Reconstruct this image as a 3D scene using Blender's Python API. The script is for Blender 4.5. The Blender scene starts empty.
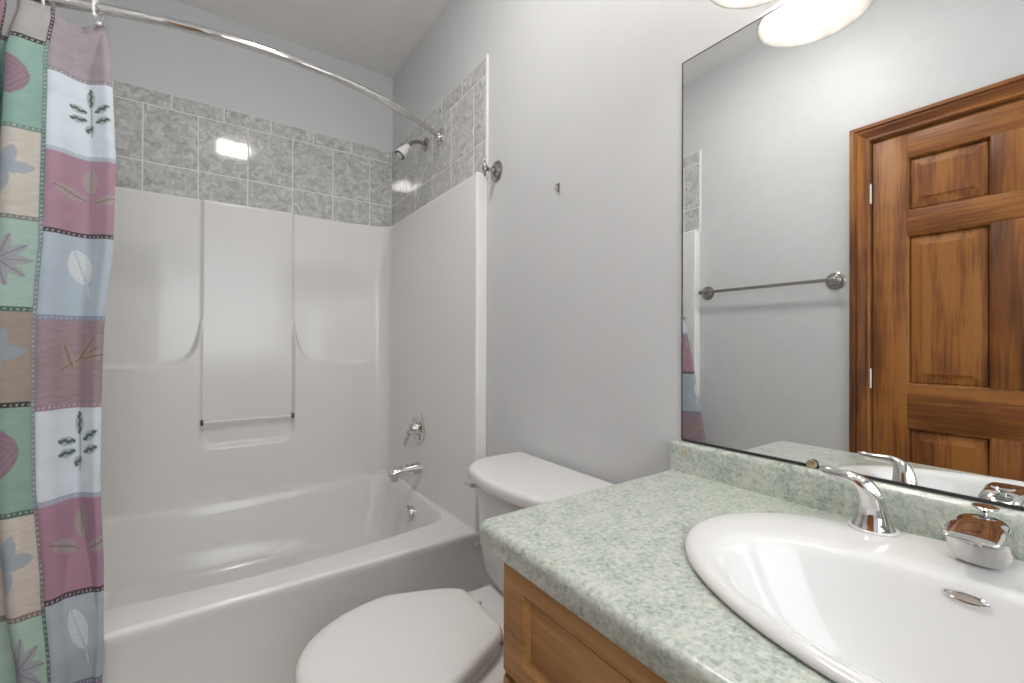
import bpy, bmesh, math, random
import numpy as np
from mathutils import Vector, Matrix
PI = math.pi
C = bpy.context.scene.collection
random.seed(4)

# ------------------------------------------------------------------ camera, world, lights, exposure
CAM = Vector((-.9349, 0, 1.13)); FPX = 437.81
def cam_basis(yaw=35.113, pitch=.246, roll=.235):
    y, p, r = [math.radians(a) for a in (yaw, pitch, roll)]
    F = Vector((math.sin(y)*math.cos(p), math.cos(y)*math.cos(p), math.sin(p)))
    R = Vector((math.cos(y), -math.sin(y), 0)); U = R.cross(F)
    return R*math.cos(r)+U*math.sin(r), -R*math.sin(r)+U*math.cos(r), F
_R, _U, _F = cam_basis()
cd = bpy.data.cameras.new('camera'); cd.sensor_width = 36; cd.lens = FPX/1024*36; cd.clip_start = .02
cam = bpy.data.objects.new('camera', cd); C.objects.link(cam)
m = Matrix((_R, _U, -_F)).transposed().to_4x4(); m.translation = CAM
cam.matrix_world = m
bpy.context.scene.camera = cam
w = bpy.data.worlds.new('world'); bpy.context.scene.world = w; w.use_nodes = True
w.node_tree.nodes['Background'].inputs[0].default_value = (.75, .8, .9, 1)
w.node_tree.nodes['Background'].inputs[1].default_value = .3
vs = bpy.context.scene.view_settings
vs.view_transform = 'Standard'; vs.look = 'None'; vs.gamma = 1; vs.use_curve_mapping = False
vs.exposure = 1.65
E_CEIL = 28.0      # emission of the ceiling light's diffuser
E_FILL = 1.15        # soft fill glow of an added, unseen window behind the camera
E_BULB = 11.0      # emission of each vanity bulb

# ------------------------------------------------------------------ room constants (metres)
XL, YB, YF, ZC = -1.514, 2.606, -1.05, 2.745
SX0, SX1, SY0, SY1, SZ = -1.464, -.05, 1.505, 2.5506, 1.815   # tub surround
CZ = .831                                                      # countertop

# ------------------------------------------------------------------ materials
def new_mat(name):
    m = bpy.data.materials.new(name); m.use_nodes = True
    nt = m.node_tree; b = nt.nodes['Principled BSDF']
    return m, nt, b
def N(nt, t, **kw):
    n = nt.nodes.new(t)
    for k, v in kw.items():
        if k.startswith('i_'): n.inputs[k[2:].replace('_', ' ')].default_value = v
        else: setattr(n, k, v)
    return n
def ramp(nt, fac, stops):
    r = N(nt, 'ShaderNodeValToRGB'); e = r.color_ramp.elements
    while len(e) < len(stops): e.new(.5)
    for i, (p, c) in enumerate(stops): e[i].position = p; e[i].color = (*c, 1)
    nt.links.new(fac, r.inputs[0]); return r
def coords(nt, scale=(1, 1, 1), rot=(0, 0, 0), kind='Object'):
    tc = N(nt, 'ShaderNodeTexCoord'); mp = N(nt, 'ShaderNodeMapping')
    mp.inputs['Scale'].default_value = scale; mp.inputs['Rotation'].default_value = rot
    nt.links.new(tc.outputs[kind], mp.inputs[0]); return mp
def bump(nt, b, src, strength, dist=.002):
    n = N(nt, 'ShaderNodeBump'); n.inputs['Strength'].default_value = strength; n.inputs['Distance'].default_value = dist
    nt.links.new(src, n.inputs['Height']); nt.links.new(n.outputs[0], b.inputs['Normal'])
def paint(name, col, rough=.5, var=.02, bscale=120, bstr=.15, coat=0, spec=.5):
    m, nt, b = new_mat(name); mp = coords(nt)
    n = N(nt, 'ShaderNodeTexNoise', i_Scale=3.0, i_Detail=4.0); nt.links.new(mp.outputs[0], n.inputs['Vector'])
    lo = [c*(1-var) for c in col]; hi = [min(1, c*(1+var)) for c in col]
    r = ramp(nt, n.outputs['Fac'], [(.3, lo), (.7, hi)]); nt.links.new(r.outputs[0], b.inputs['Base Color'])
    b.inputs['Roughness'].default_value = rough; b.inputs['Specular IOR Level'].default_value = spec
    if coat: b.inputs['Coat Weight'].default_value = coat; b.inputs['Coat Roughness'].default_value = .03
    if bstr:
        n2 = N(nt, 'ShaderNodeTexNoise', i_Scale=float(bscale), i_Detail=3.0); nt.links.new(mp.outputs[0], n2.inputs['Vector'])
        bump(nt, b, n2.outputs['Fac'], bstr)
    return m
def metal(name, col, rough):
    m, nt, b = new_mat(name); b.inputs['Metallic'].default_value = 1; b.inputs['Roughness'].default_value = rough
    mp = coords(nt); n = N(nt, 'ShaderNodeTexNoise', i_Scale=40.0); nt.links.new(mp.outputs[0], n.inputs['Vector'])
    r = ramp(nt, n.outputs['Fac'], [(.3, [c*.97 for c in col]), (.7, col)]); nt.links.new(r.outputs[0], b.inputs['Base Color'])
    return m
def wood(name, dark, mid, light, axis=2, scale=1.0, rough=.5, coat=.0):
    m, nt, b = new_mat(name)
    s = [9*scale]*3; s[axis] = .9*scale
    mp = coords(nt, tuple(s)); s2 = [70*scale]*3; s2[axis] = 3*scale; mp2 = coords(nt, tuple(s2))
    n = N(nt, 'ShaderNodeTexNoise', i_Scale=1.3, i_Detail=6.0, i_Distortion=.5); nt.links.new(mp.outputs[0], n.inputs['Vector'])
    n2 = N(nt, 'ShaderNodeTexNoise', i_Scale=1.6, i_Detail=5.0); nt.links.new(mp2.outputs[0], n2.inputs['Vector'])
    n3 = N(nt, 'ShaderNodeTexNoise', i_Scale=5.0, i_Detail=3.0); nt.links.new(coords(nt).outputs[0], n3.inputs['Vector'])
    a = N(nt, 'ShaderNodeMath', operation='MULTIPLY_ADD'); a.inputs[1].default_value = .45
    nt.links.new(n2.outputs['Fac'], a.inputs[0]); nt.links.new(n.outputs['Fac'], a.inputs[2])
    a2 = N(nt, 'ShaderNodeMath', operation='MULTIPLY_ADD'); a2.inputs[1].default_value = .35
    nt.links.new(n3.outputs['Fac'], a2.inputs[0]); nt.links.new(a.outputs[0], a2.inputs[2])
    r = ramp(nt, a2.outputs[0], [(.66, dark), (.86, mid), (1.0, light)])
    nt.links.new(r.outputs[0], b.inputs['Base Color'])
    b.inputs['Roughness'].default_value = rough; b.inputs['Coat Weight'].default_value = coat; b.inputs['Coat Roughness'].default_value = .15
    bump(nt, b, n2.outputs['Fac'], .08, .001)
    return m
def laminate(name):
    m, nt, b = new_mat(name); mp = coords(nt)
    n = N(nt, 'ShaderNodeTexNoise', i_Scale=130.0, i_Detail=6.0, i_Roughness=.65, i_Distortion=.6); nt.links.new(mp.outputs[0], n.inputs['Vector'])
    n2 = N(nt, 'ShaderNodeTexNoise', i_Scale=26.0, i_Detail=3.0); nt.links.new(mp.outputs[0], n2.inputs['Vector'])
    n3 = N(nt, 'ShaderNodeTexNoise', i_Scale=120.0, i_Detail=3.0); nt.links.new(mp.outputs[0], n3.inputs['Vector'])
    a = N(nt, 'ShaderNodeMath', operation='MULTIPLY_ADD'); a.inputs[1].default_value = .38
    nt.links.new(n2.outputs['Fac'], a.inputs[0]); nt.links.new(n.outputs['Fac'], a.inputs[2])
    r = ramp(nt, a.outputs[0], [(.44, (.17, .24, .215)), (.56, (.34, .40, .35)), (.67, (.48, .53, .46)), (.82, (.64, .66, .60))])
    r3 = ramp(nt, n3.outputs['Fac'], [(.60, (0, 0, 0)), (.72, (1, 1, 1))])
    mx = N(nt, 'ShaderNodeMixRGB'); mx.inputs[2].default_value = (.62, .63, .50, 1)
    nt.links.new(r3.outputs[0], mx.inputs[0]); nt.links.new(r.outputs[0], mx.inputs[1]); nt.links.new(mx.outputs[0], b.inputs['Base Color'])
    b.inputs['Roughness'].default_value = .35; b.inputs['Coat Weight'].default_value = 1; b.inputs['Coat Roughness'].default_value = .2
    return m
def marble(name):
    m, nt, b = new_mat(name); mp = coords(nt)
    g = N(nt, 'ShaderNodeNewGeometry'); ad = N(nt, 'ShaderNodeVectorMath', operation='MULTIPLY_ADD')
    cb = N(nt, 'ShaderNodeCombineXYZ')
    for k in range(3): nt.links.new(g.outputs['Random Per Island'], cb.inputs[k])
    ad.inputs[1].default_value = (17, 31, 23)
    nt.links.new(cb.outputs[0], ad.inputs[0]); nt.links.new(mp.outputs[0], ad.inputs[2])
    n = N(nt, 'ShaderNodeTexNoise', i_Scale=30.0, i_Detail=8.0, i_Roughness=.68, i_Distortion=1.0); nt.links.new(ad.outputs[0], n.inputs['Vector'])
    r = ramp(nt, n.outputs['Fac'], [(.36, (.36, .365, .355)), (.47, (.49, .49, .48)), (.54, (.56, .56, .545)), (.66, (.70, .70, .68))])
    nt.links.new(r.outputs[0], b.inputs['Base Color'])
    b.inputs['Roughness'].default_value = .06
    return m
M = {
 'wall': paint('wall_paint', (.61, .618, .625), .45, .01, 220, .12),
 'ceiling': paint('ceiling_paint', (.88, .86, .84), .8, .03, 60, .5),
 'acrylic': paint('acrylic', (.79, .778, .76), .15, .004, 6, .03, coat=0),
 'porcelain': paint('porcelain', (.76, .755, .745), .10, .003, 5, 0),
 'toilet': paint('toilet_china', (.74, .735, .725), .12, .003, 5, 0),
 'plastic': paint('white_plastic', (.77, .76, .745), .3, .01, 5, 0),
 'grout': paint('grout', (.76, .76, .74), .7, .02, 200, .1),
 'trimw': paint('white_trim', (.80, .80, .78), .25, .01, 5, 0),
 'floor': paint('floor_vinyl', (.60, .56, .50), .4, .15, 40, .1),
 'chrome': metal('chrome', (.70, .685, .67), .07),
 'nickel': metal('brushed_nickel', (.42, .39, .365), .16),
 'satin': metal('satin_metal', (.75, .73, .70), .45),
 'darkm': metal('dark_metal', (.10, .095, .09), .3),
 'brass': metal('brass_clip', (.55, .47, .30), .3),
 'mirror': metal('mirror_silver', (.90, .915, .905), .0),
 'door': wood('stained_pine', (.085, .023, .004), (.21, .066, .010), (.34, .130, .024)),
 'doorh': wood('stained_pine_across', (.085, .023, .004), (.21, .066, .010), (.34, .130, .024), axis=1),
 'cab': wood('cabinet_wood', (.27, .12, .032), (.43, .215, .07), (.55, .30, .115)),
 'cabh': wood('cabinet_wood_across', (.27, .12, .032), (.43, .215, .07), (.55, .30, .115), axis=1),
 'laminate': laminate('green_laminate'),
 'marble': marble('grey_marble_tile'),
 'black': paint('dark_slot', (.03, .03, .03), .5, 0, 5, 0),
 'chip': paint('worn_particle', (.55, .44, .28), .8, .1, 5, 0),
}
def emis(name, col, e):
    m, nt, b = new_mat(name); b.inputs['Base Color'].default_value = (.8, .8, .8, 1)
    b.inputs['Emission Color'].default_value = (*col, 1); b.inputs['Emission Strength'].default_value = e
    return m
M['panel'] = emis('lit_diffuser', (1, .97, .93), E_CEIL)
M['daypane'] = emis('daylit_frosted_pane', (.90, .95, 1.0), E_FILL)  # glow of the made-up window, fill light for the alcove
M['bulb'] = emis('lit_bulb', (1, .95, .88), E_BULB)
def shade_mat():
    m, nt, b = new_mat('alabaster_glass'); mp = coords(nt)
    n = N(nt, 'ShaderNodeTexNoise', i_Scale=14.0, i_Detail=4.0, i_Distortion=2.0); nt.links.new(mp.outputs[0], n.inputs['Vector'])
    r = ramp(nt, n.outputs['Fac'], [(.35, (.80, .77, .74)), (.6, (.93, .92, .90))])
    nt.links.new(r.outputs[0], b.inputs['Base Color']); b.inputs['Roughness'].default_value = .25
    t = N(nt, 'ShaderNodeBsdfTranslucent'); nt.links.new(r.outputs[0], t.inputs[0])
    mx = N(nt, 'ShaderNodeMixShader'); mx.inputs[0].default_value = .45
    out = nt.nodes['Material Output']
    nt.links.new(b.outputs[0], mx.inputs[1]); nt.links.new(t.outputs[0], mx.inputs[2]); nt.links.new(mx.outputs[0], out.inputs[0])
    return m
M['shade'] = shade_mat()

# ------------------------------------------------------------------ geometry helpers
def B(): return bmesh.new()
def obj(name, bm, mat, parent=None, ang=35, smooth=True):
    if parent is not None:
        r = parent
        off = Vector((0, 0, 0))
        while r is not None: off += r.location; r = r.parent
        bmesh.ops.translate(bm, verts=bm.verts, vec=-off)
    bmesh.ops.recalc_face_normals(bm, faces=bm.faces)
    if smooth:
        for f in bm.faces: f.smooth = True
        for e in bm.edges:
            if len(e.link_faces) == 2 and e.calc_face_angle(0) > math.radians(ang): e.smooth = False
    me = bpy.data.meshes.new(name); bm.to_mesh(me); bm.free()
    me.materials.append(M[mat] if isinstance(mat, str) else mat)
    o = bpy.data.objects.new(name, me); C.objects.link(o)
    if parent is not None: o.parent = parent
    return o
def tag(o, label=None, cat=None, group=None, kind=None):
    if label: o['label'] = label
    if cat: o['category'] = cat
    if group: o['group'] = group
    if kind: o['kind'] = kind
    return o
def thing(name, label, cat, loc=(0, 0, 0), group=None, kind=None):
    o = bpy.data.objects.new(name, None); C.objects.link(o); o.location = loc; o.empty_display_size = .05
    return tag(o, label, cat, group, kind)
def box(bm, lo, hi, bev=0, seg=2):
    lo, hi = [min(a, b) for a, b in zip(lo, hi)], [max(a, b) for a, b in zip(lo, hi)]
    t = bmesh.new(); bmesh.ops.create_cube(t, size=1)
    for v in t.verts: v.co = Vector([lo[k]+(v.co[k]+.5)*(hi[k]-lo[k]) for k in range(3)])
    if bev: bmesh.ops.bevel(t, geom=t.edges[:], offset=bev, segments=seg, profile=.5, affect='EDGES')
    me = bpy.data.meshes.new('t'); t.to_mesh(me); t.free(); bm.from_mesh(me); bpy.data.meshes.remove(me)
def loft(bm, rings, cap0=True, cap1=True, closed=True):
    vr = [[bm.verts.new(p) for p in r] for r in rings]
    n = len(vr[0])
    for a, b in zip(vr, vr[1:]):
        for i in range(n if closed else n-1):
            j = (i+1) % n
            try: bm.faces.new((a[i], a[j], b[j], b[i]))
            except ValueError: pass
    if cap0: bm.faces.new(vr[0])
    if cap1: bm.faces.new(vr[-1])
    return vr
def frame_of(d):
    d = Vector(d).normalized(); a = Vector((0, 0, 1)) if abs(d.z) < .9 else Vector((1, 0, 0))
    u = d.cross(a).normalized(); return u, d.cross(u).normalized(), d
def tube(bm, pts, rad, seg=16, cap=True, sq=(1, 1), up=None):
    pts = [Vector(p) for p in pts]; n = len(pts)
    if not hasattr(rad, '__len__'): rad = [rad]*n
    T = [(pts[min(i+1, n-1)]-pts[max(i-1, 0)]).normalized() for i in range(n)]
    u = frame_of(T[0])[0] if up is None else (Vector(up)-T[0]*Vector(up).dot(T[0])).normalized()
    rings = []
    for i in range(n):
        u = (u-T[i]*u.dot(T[i])).normalized(); v = T[i].cross(u)
        s = sq[i] if isinstance(sq[0], tuple) else sq
        rings.append([pts[i]+(u*math.cos(a)*s[0]+v*math.sin(a)*s[1])*rad[i] for a in [2*PI*k/seg for k in range(seg)]])
    loft(bm, rings, cap, cap)
def lathe(bm, prof, org, axis=(0, 0, 1), seg=40, cap0=True, cap1=True):
    u, v, d = frame_of(axis); o = Vector(org)
    loft(bm, [[o+d*h+(u*math.cos(a)+v*math.sin(a))*max(r, 1e-5) for a in [2*PI*k/seg for k in range(seg)]] for r, h in prof], cap0, cap1)
def spline(pts, k=8):
    P = [Vector(p) for p in pts]; P = [P[0]*2-P[1]]+P+[P[-1]*2-P[-2]]; out = []
    for i in range(1, len(P)-2):
        for j in range(k):
            t = j/k; a, b, c, d = P[i-1:i+3]
            out.append(.5*((2*b)+(c-a)*t+(2*a-5*b+4*c-d)*t*t+(3*b-a-3*c+d)*t**3))
    out.append(P[-2]); return out
def sell(cx, cy, a, b, z, n=2.0, seg=64, ph=0):
    r = []
    for k in range(seg):
        t = 2*PI*k/seg+ph; c, s = math.cos(t), math.sin(t)
        r.append(Vector((cx+a*math.copysign(abs(c)**(2/n), c), cy+b*math.copysign(abs(s)**(2/n), s), z)))
    return r
def smooth(a, b, x):
    t = min(1, max(0, (x-a)/(b-a))) if a != b else float(x > a); return t*t*(3-2*t)
def lerp(a, b, t): return a+(b-a)*t
def interp(x, xs, ys): return float(np.interp(x, xs, ys))

# ------------------------------------------------------------------ room shell
def struct(name, bm, mat, parent=None, **k):
    o = obj(name, bm, mat, parent, **k)
    if parent is None: tag(o, kind='structure')
    return o
T = .1
b = B(); box(b, (0, YF-T, 0), (T, YB+T, ZC)); struct('wall_right', b, 'wall')
b = B(); box(b, (XL-T, YB, 0), (T, YB+T, ZC)); struct('wall_back', b, 'wall')
WX0, WX1, WZ0, WZ1 = -1.40, -.12, .90, 2.35
b = B(); box(b, (XL-T, YF-T, 0), (WX0, YF, ZC)); box(b, (WX1, YF-T, 0), (T, YF, ZC)); box(b, (WX0, YF-T, 0), (WX1, YF, WZ0)); box(b, (WX0, YF-T, WZ1), (WX1, YF, ZC)); struct('wall_front', b, 'wall')
fill_win = thing('window_1', None, None, ((WX0+WX1)/2, YF, WZ0), kind='structure')  # added window, out of view, put in to brighten the tub alcove
b = B(); box(b, (WX0, YF-.075, WZ0), (WX1, YF-.070, WZ1)); obj('pane', b, 'daypane', fill_win)
for n_, lo, hi in (('frame_side', (WX0, YF-.08, WZ0), (WX0+.04, YF-.03, WZ1)), ('frame_side', (WX1-.04, YF-.08, WZ0), (WX1, YF-.03, WZ1)), ('frame_top', (WX0+.04, YF-.08, WZ1-.04), (WX1-.04, YF-.03, WZ1)), ('frame_bottom', (WX0+.04, YF-.08, WZ0), (WX1-.04, YF-.03, WZ0+.04)), ('meeting_rail', (WX0+.04, YF-.068, 1.61), (WX1-.04, YF-.04, 1.645)), ('sill', (WX0-.04, YF-.07, WZ0-.022), (WX1+.04, YF+.03, WZ0))):
    b = B(); box(b, lo, hi, .004); obj(n_, b, 'trimw', fill_win)  # frame and sill around the added fill light
DY0, DY1, DZ = -.170, .684, 2.045      # door opening in the left wall
b = B(); box(b, (XL-T, DY1, 0), (XL, YB, ZC)); box(b, (XL-T, YF, 0), (XL, DY0, ZC)); box(b, (XL-T, DY0, DZ), (XL, DY1, ZC))
struct('wall_left', b, 'wall')
b = B(); box(b, (XL-T, YF-T, -.08), (T, YB+T, 0)); struct('floor', b, 'floor')
b = B(); box(b, (XL-T, YF-T, ZC), (T, YB+T, ZC+.08)); struct('ceiling', b, 'ceiling')
b = B(); box(b, (XL, .76, 0), (XL+.014, SY0-.01, .09), .004); struct('baseboard_left', b, 'door')
b = B(); box(b, (-.014, .66, 0), (0, SY0-.01, .09), .004); struct('baseboard_right', b, 'door')

# ------------------------------------------------------------------ tile band above the surround
ZR = [1.957, 2.221, 2.2938]
P_ = .206; G = .0028
def tile_band(name, n_along, length, first, mp3):
    """mp3(s, z, d) -> point; s runs out of the corner, d away from the wall"""
    bm = B()
    def tile(s0, s1, z0, z1):
        if s1-s0 < .012 or z1-z0 < .01: return
        a, c = mp3(s0+G, z0+G, .0008), mp3(s1-G, z1-G, .0062); box(bm, a, c, .0014, 1)
    for r, (z0, z1) in enumerate([(1.78, ZR[0]), (ZR[0], ZR[1]), (ZR[1], ZR[2])]):
        off = first if r < 2 else first-P_/2
        es = [0.0]+[off+k*P_ for k in range(-1, n_along) if 0.015 < off+k*P_ < length-.01]+[length]
        for s0, s1 in zip(es, es[1:]): tile(s0, s1, z0, z1)
    o = struct(name, bm, 'marble', smooth=False)
    g = B(); box(g, mp3(0, 1.78, 0), mp3(length, ZR[2]-.0006, .0045)); obj('grout', g, 'grout', o)
    return o
tile_band('trim_1', 9, -XL-.012, .133, lambda s, z, d: (-s-.006, YB-d, z))
tile_band('trim_2', 7, YB-SY0-.007, .166, lambda s, z, d: (-d, YB-.006-s, z))
tile_band('trim_3', 7, YB-SY0-.007, .166, lambda s, z, d: (XL+d, YB-.006-s, z))
b = B(); box(b, (-.010, SY0-.006, SZ-.02), (0, SY0+.004, ZR[2]+.004), .002); struct('trim_4', b, 'trimw')
b = B(); box(b, (XL, SY0-.006, SZ-.02), (XL+.010, SY0+.004, ZR[2]+.004), .002); struct('trim_5', b, 'trimw')

# ------------------------------------------------------------------ tub and shower unit
RZ = .385
unit = thing('bathtub_shower_unit', 'glossy white one-piece bathtub with moulded wall surround under the grey tiles', 'bathtub', (-.757, 2.0, 0))
NXL, NXR, NZB = -.945, -.552, .63     # recessed centre column
def relief(x, z):
    """how far the back panel stands out of its rearmost plane"""
    # raised lower area with a curved shelf edge, raised bands beside the column, the column itself
    rr = .055
    dx = max(NXL-x, x-NXR)                       # > 0 outside the column
    lo_z = NZB
    inside = smooth(.009, -.009, dx)
    # rounded bottom corners of the column
    if z < NZB+rr:
        cx = min(max(x, NXL+rr), NXR-rr); dd = math.hypot(x-cx, min(z-(NZB+rr), 0))-rr
        inside = smooth(.012, -.012, max(dd, dx if z > NZB+rr else dd))
    d_out = max(dx, 0)
    ledge = 1.022+.17*math.exp(-max(d_out-.004, 0)/.032)
    sl = math.sqrt(1+((ledge-1.025)/.032)**2); low = smooth(ledge+.013*sl, ledge-.011*sl, z)
    upper_d = .012+.020*smooth(1.03, SZ, SZ+1.03-z)  # upper side areas lean back towards the top
    endfade = smooth(.0, .26, min(x-SX0, SX1-x)-.03)
    low_d = lerp(upper_d+.004, .062, endfade)
    side = lerp(upper_d, low_d, low)
    col = .026+.010*smooth(1.03, SZ, SZ+1.03-z)
    d = lerp(side, col, inside)
    return d
def surround():
    bm = B(); r = .075; nseg = 10
    xs = []
    # plan path from left front to right front
    path = []
    path += [('F', XL+.002, SY0+.03), ('F', XL+.002, SY0)]
    for a in np.linspace(0, PI/2, 7): path.append(('F', SX0-.008+.008*math.sin(a), SY0+.008-.008*math.cos(a)))
    for t in np.linspace(0, 1, 20): path.append(('L', SX0, lerp(SY0+.02, SY1-r, t)))
    for a in np.linspace(0, PI/2, nseg+1)[1:-1]: path.append(('C', SX0+r-r*math.cos(a), SY1-r+r*math.sin(a)))
    n = 460
    bx = sorted(set([round(v, 5) for v in np.linspace(SX0+r, SX1-r, n)]))
    for x in bx: path.append(('B', x, SY1))
    for a in np.linspace(PI/2, 0, nseg+1)[1:-1]: path.append(('C', SX1-r+r*math.cos(a), SY1-r+r*math.sin(a)))
    for t in np.linspace(1, 0, 20): path.append(('R', SX1, lerp(SY0+.02, SY1-r, t)))
    for a in np.linspace(PI/2, 0, 7): path.append(('F', SX1+.008-.008*math.sin(a), SY0+.008-.008*math.cos(a)))
    path += [('F', -.002, SY0), ('F', -.002, SY0+.03)]
    zs = list(np.linspace(RZ-.06, SZ-.012, 330))+[SZ-.006, SZ-.002, SZ]
    rows = []
    for z in zs:
        top = max(0, z-(SZ-.012)); ins = .012-math.sqrt(max(0, .012**2-top**2))
        row = []
        for k, x, y in path:
            if k == 'B': row.append(Vector((x, y+.03-relief(x, z)*smooth(SX0+r, SX0+r+.14, x)*smooth(SX1-r, SX1-r-.14, x)-.03*(1-smooth(SX0+r, SX0+r+.14, x)*smooth(SX1-r, SX1-r-.14, x))+ins, z)))
            elif k == 'F': row.append(Vector((x, y+ins*.6, z)))
            elif k == 'L': row.append(Vector((x-ins, y, z)))
            elif k == 'R': row.append(Vector((x+ins, y, z)))
            else:
                cx = SX0+r if x < -.7 else SX1-r
                d = Vector((x-cx, y-(SY1-r), 0)).normalized(); row.append(Vector((x, y, z))+d*ins)
        rows.append(row)
    # top ledge back to the walls
    row = []
    for k, x, y in path:
        if k == 'F': row.append(Vector((XL+.002 if x < -.7 else -.002, max(y, SY0+.0075), SZ)))
        elif k == 'L': row.append(Vector((XL+.002, y, SZ)))
        elif k == 'R': row.append(Vector((-.002, y, SZ)))
        elif k == 'B': row.append(Vector((x, YB-.002, SZ)))
        else:
            cx = SX0+r if x < -.7 else SX1-r
            row.append(Vector((XL if x < -.7 else 0, YB, SZ)) if False else Vector((x, y, SZ))+Vector((x-cx, y-(SY1-r), 0))*(.046/.075))
    rows.append(row)
    loft(bm, rows, False, False, closed=False)
    return bm
obj('wall_surround', surround(), 'acrylic', unit, ang=50)
# basin: nested outlines
def outline(inset, z, front, back, seg=20):
    """rounded outline of the opening; front/back are y at the middle; corner radii differ"""
    x0, x1 = -1.395+inset, -.078-inset; pts = []
    def corner(cx, cy, r, a0, a1): 
        for a in np.linspace(a0, a1, seg): pts.append(Vector((cx+r*math.cos(a), cy+r*math.sin(a), z)))
    rf, rb = .10, .09
    # front edge (bowed a little) from left to right
    corner(x0+rf, front+rf+.055, rf, PI, PI*1.5)
    for t in np.linspace(.04, .96, 30): 
        x = lerp(x0+rf, x1-rf, t); pts.append(Vector((x, front+.055*(2*t-1)**2, z)))
    corner(x1-rf, front+rf+.055, rf, PI*1.5, PI*2)
    for t in np.linspace(.1, .9, 8): pts.append(Vector((x1+.016*t, lerp(front+.055+rf, back-rb, t), z)))
    corner(x1-rb, back-rb, rb, 0, PI/2)
    for t in np.linspace(.04, .96, 30): pts.append(Vector((lerp(x1-rb, x0+rb, t), back-.03*math.sin(PI*t), z)))
    corner(x0+rb, back-rb, rb, PI/2, PI)
    for t in np.linspace(.1, .9, 8): pts.append(Vector((x0, lerp(back-rb, front+.055+rf, t), z)))
    return pts
def toward_rect(p, x0, x1, y0, y1, z):
    c = Vector((-.757, 2.03, 0)); d = Vector((p.x-c.x, p.y-c.y, 0)); t = 1e9
    if d.x > 1e-9: t = min(t, (x1-c.x)/d.x)
    if d.x < -1e-9: t = min(t, (x0-c.x)/d.x)
    if d.y > 1e-9: t = min(t, (y1-c.y)/d.y)
    if d.y < -1e-9: t = min(t, (y0-c.y)/d.y)
    return Vector((c.x+d.x*t, c.y+d.y*t, z))
b = B()
o0 = outline(-.012, RZ, 1.624-.012, 2.475)
outer = [toward_rect(p, XL+.002, -.002, SY0+.012, YB-.02, RZ) for p in o0]
rings = [outer, o0]
for a in (.35, .8, 1.2): rings.append(outline(-.012+.012*math.sin(a), RZ-.012*(1-math.cos(a)), 1.612+.012*math.sin(a), 2.475-.012*math.sin(a)))
for ins, z, f, bk in ((.012, .34, 1.636, 2.455), (.035, .22, 1.662, 2.43), (.055, .12, 1.69, 2.405), (.085, .085, 1.73, 2.37), (.14, .07, 1.79, 2.31)): rings.append(outline(ins, z, f, bk))
rings.append([Vector((lerp(p.x, -.75, .75), lerp(p.y, 2.05, .75), .066)) for p in rings[-1]])
loft(b, rings, False, True)
obj('tub_basin', b, 'acrylic', unit, ang=50)
# apron with rolled front lip
b = B(); prof = []
for a in np.linspace(0, PI/2, 8): prof.append((SY0+.012-.014*math.sin(a), RZ-.014+.014*math.cos(a)))
prof += [(SY0-.002, .360), (SY0, .348), (SY0+.003, .330), (SY0+.006, .300), (SY0+.018, .06), (SY0+.014, .05), (SY0+.012, 0), (SY0+.06, 0), (SY0+.06, RZ-.03)]
loft(b, [[Vector((x, y, z)) for y, z in prof] for x in np.linspace(XL+.002, -.002, 24)])
obj('apron', b, 'acrylic', unit, ang=40)
# little towel bar across the column
bz, by = .750, SY1+.03-.060
b = B(); tube(b, [(NXL+.010, by, bz), (NXR-.010, by, bz)], .0075, 14); obj('grab_bar', b, 'plastic', unit)
for x in (NXL+.004, NXR-.004):
    b = B(); box(b, (x-.005, by-.009, bz-.012), (x+.005, by+.022, bz+.012), .002); obj('bar_bracket', b, 'darkm', unit)
b = B(); lathe(b, [(.0, .012), (.020, .011), (.032, .008), (.036, .0), (.035, -.012)][::-1], (-.104, 2.050, .292), (-1, 0, .12)); ov = obj('overflow_plate', b, 'chrome', unit)
b = B(); tube(b, [(-.113, 2.045, .320), (-.121, 2.04, .338)], .004, 8); obj('trip_lever', b, 'nickel', ov)
b = B(); lathe(b, [(.034, 0), (.034, .004), (.02, .006), (.018, .003), (.0, .003)], (-.26, 2.05, .068)); obj('drain', b, 'chrome', unit)

# ------------------------------------------------------------------ shower fittings
sv = thing('shower_valve', 'round chrome shower valve with lever handle above the tub spout', 'shower valve', (SX1, 2.067, .703))
b = B(); lathe(b, [(.077, 0), (.077, .003), (.072, .007), (.055, .009), (.038, .010), (.034, .016), (.0, .016)], (SX1-.0008, 2.067, .703), (-1, 0, 0), 48); obj('escutcheon', b, 'chrome', sv)
b = B(); lathe(b, [(.031, .012), (.031, .03), (.028, .044), (.018, .053), (.0, .055)], (SX1, 2.067, .703), (-1, 0, 0)); obj('hub', b, 'chrome', sv)
b = B(); tube(b, spline([(SX1-.036, 2.067, .705), (SX1-.044, 2.088, .685), (SX1-.050, 2.104, .650), (SX1-.058, 2.110, .614)], 5), [.017]*5+[.015]*4+[.0125]*4+[.011]*2+[.008], 12, sq=(1, .75)); obj('lever', b, 'chrome', sv)
sp = thing('tub_spout', 'chrome tub spout with pull-up diverter below the shower valve', 'tub spout', (SX1, 2.055, .503))
b = B(); tube(b, [(SX1-.0008, 2.055, .506), (SX1-.02, 2.055, .506), (SX1-.06, 2.055, .506), (SX1-.10, 2.055, .504), (SX1-.13, 2.055, .500), (SX1-.145, 2.055, .492), (SX1-.150, 2.055, .484)], [.030, .030, .028, .026, .025, .021, .012], 20); lathe(b, [(.019, 0), (.019, .03)], (SX1-.128, 2.055, .462)); obj('spout_body', b, 'chrome', sp)
b = B(); lathe(b, [(.003, 0), (.003, .010), (.006, .012), (.007, .016), (.005, .019), (0, .019)], (SX1-.132, 2.055, .518)); obj('diverter_knob', b, 'chrome', sp)
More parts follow.
